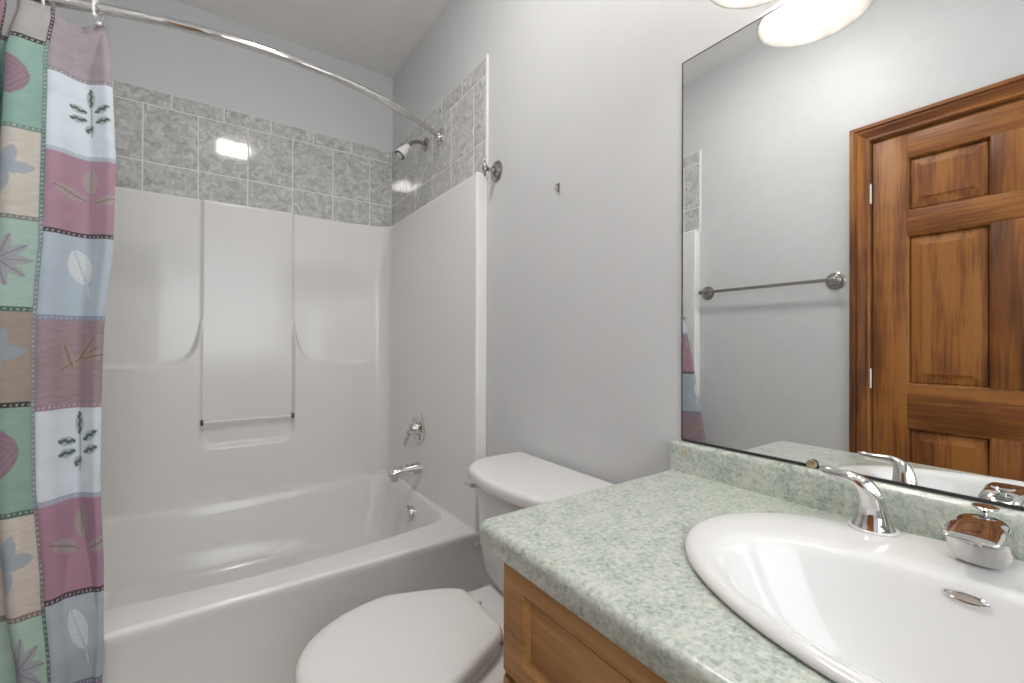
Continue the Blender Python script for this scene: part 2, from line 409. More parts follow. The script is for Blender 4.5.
sh = thing('overhead_shower', 'white shower head on a bent metal arm in the tiled corner', 'shower head', (0, 2.0995, 2.152))
b = B(); lathe(b, [(.033, .006), (.033, .009), (.026, .015), (.012, .018), (0, .018)], (0, 2.0995, 2.152), (-1, 0, 0)); obj('arm_flange', b, 'nickel', sh)
b = B(); tube(b, spline([(-.008, 2.0995, 2.152), (-.045, 2.0995, 2.156), (-.078, 2.0995, 2.145), (-.105, 2.0995, 2.118)], 6), .0095, 14); obj('shower_arm', b, 'nickel', sh)
d = Vector((-.42, 0, -.55)).normalized(); o_ = Vector((-.100, 2.0995, 2.122))
b = B(); lathe(b, [(.012, 0), (.016, .006), (.017, .018), (.021, .03), (.026, .05), (.029, .066), (.028, .073)], o_, d); hd = obj('head_body', b, 'plastic', sh)
b = B(); lathe(b, [(.0255, .071), (.0255, .0755), (.020, .0765), (.0, .074)], o_, d); obj('spray_face', b, 'darkm', hd)
b = B(); lathe(b, [(.017, .074), (.017, .080), (.0, .0805)], o_, d); obj('spray_disc', b, 'plastic', hd)

# ------------------------------------------------------------------ curved rod, rings, curtain
RODZ = 2.122
def rod_y(x):
    # circle through the two wall flanges, bowing into the room
    h, c = .228, .745; R = (h*h+c*c)/(2*h); return 1.925-h-(math.sqrt(R*R-(x+.757)**2)-R)*1.0+0 if False else (1.925-h)+(R-math.sqrt(max(0, R*R-(x+.757)**2)))
rod = thing('shower_curtain_rod', 'curved chrome shower curtain rod spanning the tub alcove', 'curtain rod', (-.757, 1.925, RODZ))
b = B(); xs = list(np.linspace(-1.500, -.012, 60)); tube(b, [(x, rod_y(x), RODZ) for x in xs], [.0145 if x < -.20 else .0125 for x in xs], 18); obj('rod', b, 'chrome', rod)
for xw, s in ((-.006, -1), (XL+.006, 1)):
    b = B(); yy = 1.918
    pr = [(1.0, 0), (1.0, .006), (.85, .011), (.6, .013), (.5, .03), (.42, .034), (.0, .034)]
    loft(b, [[Vector((xw+s*h, yy+math.cos(a)*.030*max(r, .001), RODZ+math.sin(a)*.040*max(r, .001))) for a in [2*PI*k/32 for k in range(32)]] for r, h in pr])
    obj('wall_flange', b, 'chrome', rod)

# curtain plan curve: (distance from the right hem along -x, y offset), crest towards the camera
PLAN = [(0, 0), (.016, -.006), (.040, .008), (.066, .022), (.095, .008), (.118, -.014), (.140, -.024), (.162, -.020), (.190, -.022), (.220, -.028), (.240, -.020), (.246, .004), (.236, .035), (.242, .055), (.258, .055), (.275, .01), (.292, -.05), (.310, -.098), (.326, -.104), (.338, -.07), (.343, -.02), (.346, .02)]
pl = [Vector((p[0], p[1], 0)) for p in PLAN]; PL = spline(pl, 16)
arc = [0.0]
for a, c in zip(PL, PL[1:]): arc.append(arc[-1]+(c-a).length)
sdist = [p.x for p in PL]
U_SEAM = arc[next(i for i, p in enumerate(PL) if p.x > .148)]; PW = .235
ZB = [2.20, 1.905, 1.667, 1.434, 1.200, .969, .738, .512, .300, .06]     # stripes, right column
ZB2 = [2.25, 1.975, 1.711, 1.458, 1.218, .981, .727, .494, .26, .02]     # stripes, next column
def ell(u, v, cu, cv, a, l, w):
    """leaf: pointed ellipse centred cu,cv, direction a, length l, width w -> signed inside, along, across"""
    c, s = math.cos(a), math.sin(a); p = (u-cu)*c+(v-cv)*s; q = -(u-cu)*s+(v-cv)*c
    t = np.clip(p/(l/2), -1, 1); half = w/2*(1-t*t)**.75
    return (np.abs(q) < half) & (np.abs(p) < l/2), p, q
def hashn(u, v, s):
    return np.modf(np.abs(np.sin(u*12.9898*s+v*78.233*s)*43758.5453))[0]
def vnoise(u, v, su, sv):
    a, c = u*su, v*sv; i, j = np.floor(a), np.floor(c); f, g = a-i, c-j; f = f*f*(3-2*f); g = g*g*(3-2*g)
    h = lambda x, y: np.modf(np.abs(np.sin(x*127.1+y*311.7)*43758.5453))[0]
    return (h(i, j)*(1-f)+h(i+1, j)*f)*(1-g)+(h(i, j+1)*(1-f)+h(i+1, j+1)*f)*g
def srgb(r, g, b_): return np.array([(c/255/12.92 if c/255 <= .04045 else ((c/255+.055)/1.055)**2.4) for c in (r, g, b_)])
COLS0 = [(172, 158, 166), (213, 226, 236), (180, 134, 156), (180, 196, 210), (166, 138, 146), (222, 230, 240), (182, 130, 154), (176, 188, 198), (160, 128, 142)]
COLS1 = [(176, 174, 172), (138, 184, 168), (208, 200, 186), (166, 198, 182), (170, 150, 136), (142, 180, 158), (212, 198, 182), (172, 204, 184), (170, 150, 136)]
ST0 = [None, (150, 138, 150), (176, 190, 206), (70, 58, 64), (140, 152, 176), (168, 126, 146), (170, 178, 200), (74, 54, 62), (120, 124, 150)]
ST1 = [None, (66, 62, 60), (120, 150, 138), (132, 136, 124), (72, 116, 92), (60, 54, 46), (78, 118, 96), (140, 120, 112), (84, 130, 108)]
SEAM = [(72, 64, 60), (110, 158, 146), (100, 140, 132), (130, 152, 160), (150, 150, 150), (140, 160, 168), (150, 128, 132), (84, 128, 108), (90, 120, 110)]
def curtain_colour(u, z):
    out = np.zeros(u.shape+(3,))
    col = np.where(u < U_SEAM, 0, 1+np.floor((u-U_SEAM)/PW)).astype(int)
    for k in range(0, col.max()+1):
        Zs, cc, st = (ZB, COLS0, ST0) if k % 2 == 0 else (ZB2, COLS1, ST1)
        u0 = -PW+U_SEAM if k == 0 else U_SEAM+(k-1)*PW
        sh_ = 0 if k < 2 else (k//2)*2
        for i in range(9):
            zt, zb = Zs[i], Zs[i+1]; mk = (col == k) & (z <= zt) & (z > zb)
            if not mk.any(): continue
            ii = (i+sh_) % 9 if i+sh_ else 0; base = srgb(*cc[ii if ii else (0 if i == 0 else 8)])
            uu, zz = PW-(u[mk]-u0), z[mk]-(zt+zb)/2
            c = np.tile(base, (uu.size, 1))
            # woven scribble in the mottled patches
            n = vnoise(uu+k, zz+i, 60, 330); n2 = vnoise(uu, zz+i*3, 18, 40)
            mott = {0: .16, 4: .22, 8: .22}.get(ii, .04) if k % 2 == 0 else {2: .16, 6: .16, 4: .14}.get(ii, .10)
            c *= (1+mott*(n-.5)+.10*(n2-.5))[:, None]
            cu = U_SEAM*.68 if k == 0 else PW*.5
            def dye(mask, col_, f=1.0):
                c[mask] = c[mask]*(1-f)+srgb(*col_)*f
            kind = ii if k % 2 == 0 else 10+ii
            if kind in (1, 5):          # green sprig
                for (du, dv, a, l) in ((0, .062, PI/2, .062), (-.030, .018, PI-.15, .046), (.030, .030, .50, .050), (-.030, -.012, PI+.1, .044), (.032, -.006, .25, .046), (-.004, -.036, PI*1.3, .03)):
                    mm, p, q = ell(uu, zz, cu-.01+du*1.1, dv, a, l, .024); dye(mm, (150, 172, 160), .75); dye(mm & (np.abs(q+.002*np.sin(p*300)) < .0042), (52, 78, 68), .9)
                dye((np.abs(uu-cu+.01) < .0016) & (zz > -.06) & (zz < .04), (84, 108, 100), .9)
            elif kind in (2, 6):        # beige leaves on plum
                for (du, dv, a, l, w_) in ((.0, .040, PI/2, .080, .040), (-.048, -.006, PI-.35, .085, .034), (.050, -.012, .35, .075, .030)):
                    mm, p, q = ell(uu, zz, cu-.012+du, dv, a, l, w_); dye(mm, (176, 166, 158), .85)
                    dye(mm & (np.abs(q) < .0018), (118, 96, 104), .8); dye(mm & (np.abs(np.modf(np.abs(p)*90+np.abs(q)*60)[0]-.5) < .09), (140, 122, 122), .6)
                dye((np.abs(uu-cu+.012) < .0015) & (zz > -.06) & (zz < .01), (150, 130, 136), .8)
            elif kind in (3, 7):        # white leaf on blue grey
                mm, p, q = ell(uu, zz, cu-.028, .018, PI*.62, .105, .058); dye(mm, (222, 228, 230), .9)
                dye(mm & (np.abs(q) < .0016), (160, 172, 184), .8); dye(mm & (np.abs(np.modf(np.abs(p)*80+np.abs(q)*70)[0]-.5) < .07), (176, 188, 198), .6)
                dye((np.abs((uu-cu+.003)+(zz+.045)*.25) < .0022) & (zz > -.068) & (zz < -.03), (222, 228, 230), .9)
            elif kind in (4, 8):        # golden branch
                for (du, dv, a, l) in ((.0, .0, .55, .12), (-.030, .004, 1.9, .07), (.018, .028, .9, .07), (.035, .005, .2, .06)):
                    mm, p, q = ell(uu, zz, cu-.01+du, dv, a, l, .026); dye(mm, (178, 152, 128), .55); dye(mm & (np.abs(q) < .0016), (104, 82, 72), .8)
            elif kind in (11, 15):      # plum leaf on green
                mm, p, q = ell(uu, zz, PW*.62, .0+.01, PI*.55, .12, .10); dye(mm, (160, 110, 136), .85); dye(mm & (np.abs(np.modf(np.abs(p)*60+np.abs(q)*50)[0]-.5) < .07), (126, 78, 108), .7)
            elif kind in (12, 16, 14):  # blue ivy leaf
                for a in (0.1, 1.2, 2.3, 3.5, 4.7):
                    mm, p, q = ell(uu, zz, PW*.62+.030*math.cos(a), .0+.030*math.sin(a), a, .075, .036); dye(mm, (158, 174, 190) if kind != 14 else (150, 166, 178), .85)
            elif kind in (13, 17):      # lilac flower
                for a in np.arange(0, 2*PI, PI/5):
                    mm, p, q = ell(uu, zz, PW*.62+.036*math.cos(a), .0+.036*math.sin(a), a, .072, .026); dye(mm, (164, 160, 170), .75); dye(mm & (np.abs(q) < .002), (124, 116, 140), .7)
            # stripe with pale dots along the top edge, seam beside the column
            def dots(al, ac, mask, scol):
                c[mask] = srgb(*scol)
                dd = mask & ((np.abs(np.modf(np.abs(al)/.0125)[0]-.5)*.0125)**2*1.2+ac**2 < .0026**2); c[dd] = c[dd]*.25+srgb(214, 206, 204)*.75
            if st[ii] is not None and i > 0:
                ac = zz-(zt-zb)/2+.0065; dots(uu, ac, np.abs(ac) < .0065, st[ii])
            if k >= 1:
                ac = PW-uu-.0065; dots(zz, ac, np.abs(ac) < .0065, SEAM[i])
            out[mk] = c
    return out
def curtain():
    bm = B(); nz = 760; zs = np.linspace(2.090, .135, nz)
    # resample the plan by arc length
    na = 250; L = arc[-1]; ua = np.linspace(0, L, na)
    px = np.interp(ua, arc, [p.x for p in PL]); py = np.interp(ua, arc, [p.y for p in PL])
    verts = []; us = []; zz = []
    for z in zs:
        edge = interp(z, [.1, .289, .384, .571, .768, .974, 1.162, 1.391, 1.65, 1.854, 2.109], [-1.138, -1.138, -1.136, -1.142, -1.156, -1.160, -1.160, -1.149, -1.150, -1.162, -1.181])
        sc = interp(z, [.1, .32, .511, .741, .982, 1.291, 1.653, 1.925, 2.06], [.56, .57, .68, .73, .79, .88, .93, .88, .76])
        yb = interp(z, [0, .36, 2.07, 2.2], [1.462, 1.485, 1.800, 1.82])
        f = interp(z, [.1, 2.0, 2.075], [1.05, .95, .55])
        # keep it clear of the left wall
        total = px[-1]
        for i in range(na):
            x = edge-px[i]*sc; t = smooth(.68, .95, px[i]/total); x = lerp(x, edge-px[i]*((edge+1.452)/total), t)
            y = yb+py[i]*f+.003*math.sin(z*9+i*.05)
            lim = interp(z, [.38, .46, .70, 1.0, 1.3], [1.488, 1.500, 1.58, 1.66, 1.80]); y = min(y, lim) if y < lim-.004 else lim-.004*math.exp(-(y-lim+.004)/.02)
            sag = (.026*math.sin(PI*min(max((px[i]-.03)/.13, 0), 1))+.010*smooth(.02, 0, px[i]))*smooth(1.95, 2.09, z)
            verts.append((x, y, z-sag)); us.append(ua[i]); zz.append(z)
    vs_ = [bm.verts.new(v) for v in verts]
    for j in range(nz-1):
        for i in range(na-1): bm.faces.new((vs_[j*na+i], vs_[j*na+i+1], vs_[(j+1)*na+i+1], vs_[(j+1)*na+i]))
    return bm, np.array(us), np.array(zz)
cm, cnt, cb_ = new_mat('patchwork_fabric')
ca = N(cnt, 'ShaderNodeVertexColor'); ca.layer_name = 'dye'; cnt.links.new(ca.outputs[0], cb_.inputs['Base Color'])
cb_.inputs['Roughness'].default_value = .75; cb_.inputs['Specular IOR Level'].default_value = .25; cb_.inputs['Sheen Weight'].default_value = .15
bm, us, zz = curtain()
cur = obj('shower_curtain', bm, cm, ang=180)
at = cur.data.color_attributes.new('dye', 'FLOAT_COLOR', 'POINT')
colr = curtain_colour(us, zz); buf = np.ones((len(us), 4), dtype=np.float32); lum = (colr*[.3, .5, .2]).sum(1, keepdims=True); buf[:, :3] = np.minimum((colr*.78+lum*.22)*.76+.010, .9)
at.data.foreach_set('color', buf.ravel())
tag(cur, 'patchwork shower curtain with leaf and flower squares, draped outside the tub', 'shower curtain')
def ring(x, which):
    y = rod_y(x); r0 = .030; cz = RODZ-.012
    g = thing('curtain_ring', which, 'curtain ring', (x, y, RODZ), 'white hooks holding the shower curtain')
    b = B(); pts = [(x+.006*math.sin(a), y+r0*.75*math.sin(a), cz+r0*math.cos(a)*.95) for a in np.linspace(-2.3, 2.75, 26)]
    tube(b, pts, .0038, 10); obj('hook', b, 'plastic', g)
    b = B(); p = pts[-1]; q = pts[0]
    for s_ in (p, q):
        t = bmesh.new(); bmesh.ops.create_uvsphere(t, u_segments=14, v_segments=10, radius=.0062, matrix=Matrix.Translation((s_[0], s_[1], s_[2]-.002)))
        me = bpy.data.meshes.new('t'); t.to_mesh(me); t.free(); b.from_mesh(me); bpy.data.meshes.remove(me)
    obj('ball_tip', b, 'plastic', g)
ring(-1.200, 'white plastic curtain hook nearest the free edge of the curtain')
ring(-1.312, 'white plastic curtain hook at the seam, closer to the left wall')

# ------------------------------------------------------------------ wall hooks and towel bar
def post_parts(g, x0, y, z, s):
    """stepped round flange on the wall, neck, round cross knob; s = +-1 direction out of the wall"""
    b = B(); lathe(b, [(.040, 0), (.040, .005), (.034, .009), (.030, .009), (.027, .014), (.018, .018), (.012, .020), (.0, .020)], (x0, y, z), (s, 0, 0)); obj('flange', b, 'nickel', g)
    b = B(); lathe(b, [(.012, .016), (.008, .024), (.0075, .040), (.010, .048), (.0, .048)], (x0, y, z), (s, 0, 0)); obj('post', b, 'nickel', g)
hk = thing('towel_bar_bracket', 'single chrome wall bracket with upright pin left beside the tub surround', 'bracket', (0, 1.436, 1.803))
post_parts(hk, 0, 1.436, 1.803, -1)
b = B(); lathe(b, [(.004, -.034), (.0055, -.032), (.0055, -.013), (.009, -.011), (.0115, 0), (.009, .011), (.0045, .013), (.0045, .026), (.0025, .036), (.001, .038)], (-.055, 1.437, 1.806)); obj('pin', b, 'nickel', hk)
nh = B(); box(nh, (-.004, 1.064, 1.620), (0, 1.074, 1.648), .0015); tube(nh, spline([(-.003, 1.069, 1.644), (-.012, 1.069, 1.640), (-.014, 1.069, 1.628), (-.008, 1.069, 1.622)], 4), .002, 8)
tag(obj('picture_hook', nh, 'nickel'), 'tiny metal picture hook left alone on the grey wall', 'hook')
tb = thing('towel_bar', 'long chrome towel bar on the wall opposite the mirror, beside the door', 'towel bar', (XL, 1.13, 1.432))
for y in (.812, 1.455):
    post_parts(tb, XL, y, 1.432, 1)
    b = B(); lathe(b, [(.001, -.020), (.011, -.018), (.013, 0), (.011, .018), (.001, .020)], (XL+.058, y, 1.432), (0, 1, 0)); obj('end_knob', b, 'nickel', tb)
b = B(); tube(b, [(XL+.058, .812, 1.432), (XL+.058, 1.455, 1.432)], .0085, 14); obj('bar', b, 'nickel', tb)

# ------------------------------------------------------------------ door with casing
door = thing('door_1', None, None, (XL, .25, 0), kind='structure')
LY0, LY1 = -.158, .674        # leaf
fx = XL-.006                  # front face of the leaf
leaf_rails = B()
st, mu = .116, .110; pw = (LY1-LY0-2*st-mu)/2
cols = [(LY1-st-pw, LY1-st), (LY0+st, LY0+st+pw)]
rows = [(1.702, 1.930), (.962, 1.597), (.235, .777)]
lf = B(); box(lf, (fx-.034, LY0, .008), (fx-.016, LY1, 2.036), .001); leafo = obj('door_leaf', lf, 'door', door)
for y0, y1 in ((LY0, LY0+st), (LY1-st, LY1)):
    b = B(); box(b, (fx-.0155, y0, .008), (fx, y1, 2.036), .0015); obj('stile', b, 'door', leafo)
for z0, z1 in ((1.930, 2.036), (1.597, 1.702), (.777, .962), (.008, .235)):
    b = B(); box(b, (fx-.0155, LY0+st+.0005, z0), (fx-.0006, LY1-st-.0005, z1), .001); obj('rail', b, 'doorh', leafo)
for z0, z1 in rows:
    b = B(); box(b, (fx-.0155, LY0+st+pw, z0), (fx-.0003, LY0+st+pw+mu, z1), .001); obj('mullion', b, 'door', leafo)
def raised(bm, axis_x, s, y0, y1, z0, z1, depth=.016, bev=.038, stick=.008, flat=False):
    """raised panel facing s along x: steep sticking, flat ledge, sloping field, flat centre"""
    def rc(i, d): return [Vector((axis_x-s*d, a, c)) for a, c in ((y0+i, z0+i), (y1-i, z0+i), (y1-i, z1-i), (y0+i, z1-i))]
    if flat:
        loft(bm, [rc(0, 0), rc(stick*.5, stick*.35), rc(stick, depth)], False, True); return
    loft(bm, [rc(0, 0), rc(stick*.5, stick*.35), rc(stick, depth), rc(stick+.003, depth), rc(stick+bev, .005), rc(stick+bev+.002, .002), rc(stick+bev+.006, .002)], False, True)
for (y0, y1) in cols:
    for (z0, z1) in rows:
        p = B(); raised(p, fx, 1, y0, y1, z0, z1); obj('panel', p, 'door', leafo, ang=20)
# casing: stepped moulded profile, mitred
def casing(y0, y1, ztop, wdt, s, x):
    prof = [(0, .0), (0, .008), (.005, .013), (.010, .013), (.013, .007), (.018, .007), (.024, .011), (.044, .018), (.050, .014), (.054, .014), (.058, .021), (wdt-.004, .021), (wdt, .017), (wdt, 0)]
    a = []
    for o_, d_ in prof: a.append([Vector((x+s*d_, y1+o_, 0)), Vector((x+s*d_, y1+o_, ztop+o_)), Vector((x+s*d_, y0-o_, ztop+o_)), Vector((x+s*d_, y0-o_, 0))])
    for i, n_, mt in ((0, 'side_casing', 'door'), (1, 'head_casing', 'doorh'), (2, 'side_casing', 'door')):
        bm = B(); loft(bm, [[r[i] for r in a], [r[i+1] for r in a]]); obj(n_, bm, mt, door, ang=20)
casing(DY0+.004, DY1-.004, DZ-.004, .074, 1, XL+.0005)
jb = B(); box(jb, (XL-T, DY1-.006, 0), (XL, DY1, DZ)); box(jb, (XL-T, DY0, 0), (XL, DY0+.006, DZ)); box(jb, (XL-T, DY0, DZ-.006), (XL, DY1, DZ)); obj('jamb', jb, 'door', door)
for z in (1.805, .981, .22):
    h = B(); tube(h, [(XL+.004, .680, z-.044), (XL+.004, .680, z+.044)], .0055, 10); obj('hinge', h, 'satin', door)
kb = B(); lathe(kb, [(.032, 0), (.032, .005), (.014, .010), (.011, .03), (.020, .038), (.027, .050), (.026, .060), (.015, .067), (0, .068)], (fx, LY0+.065, .95), (1, 0, 0)); obj('knob', kb, 'nickel', leafo)

# ------------------------------------------------------------------ mirror
mir = thing('wall_mirror', 'large frameless wall mirror above the green backsplash', 'mirror', (0, .1, .904))
MY0, MY1, MZ0, MZ1 = -.46, .6195, .905, 1.800
b = B(); box(b, (-.0035, MY0, MZ0), (-.0005, MY1, MZ1)); obj('glass', b, 'mirror', mir, smooth=False)
b = B(); box(b, (-.0055, MY0, MZ0-.004), (-.0005, MY1, MZ0-.0003)); box(b, (-.0055, MY0, MZ0-.0003), (-.0038, MY1, MZ0+.0008)); obj('bottom_channel', b, 'black', mir)
b = B(); box(b, (-.0046, MY1-.0002, MZ0), (-.0002, MY1+.0018, MZ1)); box(b, (-.0046, MY0, MZ1), (-.0002, MY1+.0018, MZ1+.0015)); obj('edge', b, 'darkm', mir)
b = B(); lathe(b, [(.009, 0), (.009, .003), (.007, .0045), (0, .005)], (-.0056, .3465, .907), (-1, 0, 0)); obj('clip', b, 'brass', mir)

# ------------------------------------------------------------------ countertop, backsplash, vanity
CY0, CY1, CX = -.42, .645, -.557
SKX, SKY, SKA, SKB = -.2606, .0985, .224, .312
ct = thing('countertop', 'speckled green laminate countertop with matching backsplash under the mirror', 'countertop', (-.28, .1, CZ))
def rect_ring(ins, z, seg=8, r=.022):
    x0, x1, y0, y1 = CX+ins, -.0005, CY0+ins, CY1-ins; rr = max(r-ins, .002); pts = []
    for cx, cy, a0, q in ((x0+rr, y0+rr, PI, rr), (x1-.002, y0+.002, 1.5*PI, .002), (x1-.002, y1-.002, 0, .002), (x0+rr, y1-rr, PI/2, rr)):
        for a in np.linspace(a0, a0+PI/2, seg): pts.append(Vector((cx+q*math.cos(a), cy+q*math.sin(a), z)))
    return pts
b = B(); R_ = .012
rg = [rect_ring(.03, CZ-.04), rect_ring(.004, CZ-.04), rect_ring(0, CZ-.036)]
for a in np.linspace(0, PI/2, 9): rg.append(rect_ring(R_*(1-math.cos(a)), CZ-R_+R_*math.sin(a)))
loft(b, rg, False, False)
# flat top with the sink cut-out: sample the last ring and the hole by angle
top = rg[-1]; n = 160
def ray_poly(poly, c, a):
    d = Vector((math.cos(a), math.sin(a))); best = None
    for p, q in zip(poly, poly[1:]+poly[:1]):
        e = Vector((q.x-p.x, q.y-p.y)); w_ = Vector((p.x-c[0], p.y-c[1])); den = d.x*e.y-d.y*e.x
        if abs(den) < 1e-12: continue
        t = (w_.x*e.y-w_.y*e.x)/den; u_ = (w_.x*d.y-w_.y*d.x)/den
        if t > 0 and -1e-3 <= u_ <= 1+1e-3 and (best is None or t < best): best = t
    return best
angs = sorted(set([2*PI*k/n for k in range(n)]+[math.atan2(p.y-SKY, p.x-SKX) % (2*PI) for p in top]))
r1 = [Vector((SKX+math.cos(a)*ray_poly(top, (SKX, SKY), a), SKY+math.sin(a)*ray_poly(top, (SKX, SKY), a), CZ)) for a in angs]
ha, hb = SKA-.02, SKB-.02
def rad(a, A, B_): return 1/math.sqrt((math.cos(a)/A)**2+(math.sin(a)/B_)**2)
r2 = [Vector((SKX+math.cos(a)*rad(a, ha, hb), SKY+math.sin(a)*rad(a, ha, hb), CZ)) for a in angs]
r3 = [Vector((p.x, p.y, CZ-.02)) for p in r2]
loft(b, [r1, r2, r3], False, False)
obj('slab', b, 'laminate', ct, ang=50)
# backsplash with rolled top
b = B(); prof = [(-.0005, CZ), (-.022, CZ), (-.022, .888)]+[(-.010-.012*math.cos(a), .888+.012*math.sin(a)) for a in np.linspace(.15, PI/2, 7)]+[(-.0005, .9)]
loft(b, [[Vector((x, y, z)) for x, z in prof] for y in (CY0, CY1-.010)]+[[Vector((lerp(x, -.011, .12), CY1-.004, lerp(z, .865, .05))) for x, z in prof]]+[[Vector((lerp(x, -.011, .35), CY1-.001, lerp(z, .865, .12))) for x, z in prof]])
bs = obj('backsplash', b, 'laminate', ct, ang=50)
b = B(); lathe(b, [(.009, 0), (.0085, .0006), (0, .0008)], (-.022, .603, .881), (-1, 0, 0), 12)
for v in b.verts: v.co.z = .881+(v.co.z-.881)*.5
tag(obj('chip', b, 'chip', bs), 'worn brown chip in the laminate')

# vanity cabinet
van = thing('vanity_cabinet', 'honey-brown wooden vanity cabinet under the green countertop', 'cabinet', (-.27, .1, 0))
VX, VY0, VY1, VZ = -.525, -.40, .600, CZ-.041
for n_, lo, hi in (('side_panel', (VX+.02, VY1-.018, .10), (-.001, VY1, VZ)), ('side_panel', (VX+.02, VY0, .10), (-.001, VY0+.018, VZ)), ('bottom_panel', (VX+.02, VY0+.018, .10), (-.02, VY1-.018, .118)), ('toe_kick', (VX+.075, VY0+.02, 0), (VX+.09, VY1-.02, .10)), ('back_panel', (-.02, VY0+.018, .118), (-.001, VY1-.018, VZ-.03))):
    b = B(); box(b, lo, hi, .001); obj(n_, b, 'cab', van)
for y0, y1 in ((VY1-.045, VY1), (VY0, VY0+.045), (.08, .125)):
    b = B(); box(b, (VX, y0, .10), (VX+.0195, y1, VZ), .0015); obj('face_stile', b, 'cab', van)
for z0, z1 in ((VZ-.03, VZ), (.585, .62), (.10, .145)):
    for y0, y1 in ((VY0+.0455, .0795), (.1255, VY1-.0455)):
        b = B(); box(b, (VX+.0006, y0, z0), (VX+.019, y1, z1), .001); obj('face_rail', b, 'cabh', van)
def front(name, y0, y1, z0, z1, knobpos=None, horiz=False):
    """one overlay front: mitred square frame (the thing's own mesh) with a raised panel inside"""
    xf = VX-.019; w_ = .055 if not horiz else .051
    wz = .035 if horiz else w_
    def rc(i, x):
        k = i if i < .01 else i*wz/w_
        return [Vector((x, a, c)) for a, c in ((y0+i, z0+k), (y1-i, z0+k), (y1-i, z1-k), (y0+i, z1-k))]
    b = B(); rr = [rc(0, VX-.0005), rc(0, xf+.003), rc(.003, xf), rc(w_-.002, xf), rc(w_, xf+.002), rc(w_, xf+.012), rc(w_, VX-.0005)]
    vr = loft(b, rr, False, False)
    for k in range(4): b.faces.new((vr[-1][k], vr[-1][(k+1) % 4], vr[0][(k+1) % 4], vr[0][k]))
    o = obj(name, b, 'cabh' if horiz else 'cab', van, ang=20)
    b = B(); raised(b, xf+.0004, -1, y0+w_, y1-w_, z0+wz, z1-wz, depth=.011, bev=.022, flat=True); obj('front_panel', b, 'cabh' if horiz else 'cab', o, ang=20)
    if knobpos:
        b = B(); lathe(b, [(.006, 0), (.005, .012), (.012, .018), (.014, .024), (.010, .029), (0, .030)], (xf, *knobpos), (-1, 0, 0), 24); obj('knob', b, 'nickel', o)
front('drawer_front', .112, .5785, .612, .788, None, True)
front('drawer_front', VY0+.018, .093, .612, .788, None, True)
front('cabinet_door', .112, .5785, .125, .602, (.145, .52))
front('cabinet_door', VY0+.018, .093, .125, .602, (.06, .52))

# ------------------------------------------------------------------ sink and faucet
sk = thing('bathroom_sink', 'white oval drop-in sink set in the green countertop', 'sink', (SKX, SKY, CZ))
BX, BA, BB = -.3165, .1375, .237      # bowl opening
def sring(cx, a, b_, z, n=2.15): return sell(cx, SKY, a, b_, z, 2.0, 128)
b = B()
rg = [sring(SKX, SKA-.027, SKB-.027, CZ-.015), sring(SKX, SKA-.024, SKB-.024, CZ+.0010), sring(SKX, SKA-.010, SKB-.010, CZ+.0008), sring(SKX, SKA-.003, SKB-.003, CZ+.0012), sring(SKX, SKA, SKB, CZ+.0045), sring(SKX, SKA-.001, SKB-.001, CZ+.0085), sring(SKX, SKA-.005, SKB-.005, CZ+.0120), sring(SKX, SKA-.012, SKB-.012, CZ+.0140), sring(lerp(SKX, BX, .4), lerp(SKA-.012, BA+.016, .4), lerp(SKB-.012, BB+.016, .4), CZ+.0140), sring(lerp(SKX, BX, .85), lerp(SKA-.012, BA+.016, .85), lerp(SKB-.012, BB+.016, .85), CZ+.0136), sring(BX, BA+.010, BB+.010, CZ+.0124), sring(BX, BA+.004, BB+.004, CZ+.0095)]
for r_, dz in ((1.0, -.012), (.975, -.010+.0), (.96, -.008), (.94, -.0)): pass
for sc, z in ((.995, .005), (.975, -.004), (.95, -.014), (.915, -.030), (.87, -.050), (.81, -.074), (.72, -.100), (.60, -.125), (.44, -.138), (.26, -.144), (.13, -.147)):
    cxx = lerp(BX, BX+.012, 1-sc); rg.append(sring(cxx, BA*sc, BB*sc, CZ+z))
loft(b, rg, False, False)
obj('basin', b, 'porcelain', sk, ang=60)
b = B(); lathe(b, [(.030, -.145), (.030, -.142), (.024, -.141), (.021, -.144), (.012, -.143), (.010, -.139), (0, -.138)], (BX+.010, SKY, CZ)); obj('drain', b, 'chrome', sk)
# overflow ring on the rear slope of the bowl
ovc = Vector((-.1838, .1163, .8258)); nrm = Vector((-.955, .0, .30)).normalized()
u_ = Vector((0, 1, 0)); v_ = nrm.cross(u_)
b = B(); rr = []
for ra, h in ((1, 0), (1, .003), (.86, .0042), (.72, .003), (.70, 0.0005)): rr.append([ovc+nrm*h+u_*math.cos(a)*.0195*ra+v_*math.sin(a)*(.0060-.0195*(1-ra)*.38) for a in [2*PI*k/40 for k in range(40)]])
loft(b, rr, True, False); ovr = obj('overflow_ring', b, 'chrome', sk)
b = B(); loft(b, [[ovc+nrm*.0012+u_*math.cos(a)*.0140+v_*math.sin(a)*.0036 for a in [2*PI*k/32 for k in range(32)]]], True, False); obj('overflow_slot', b, 'satin', ovr)

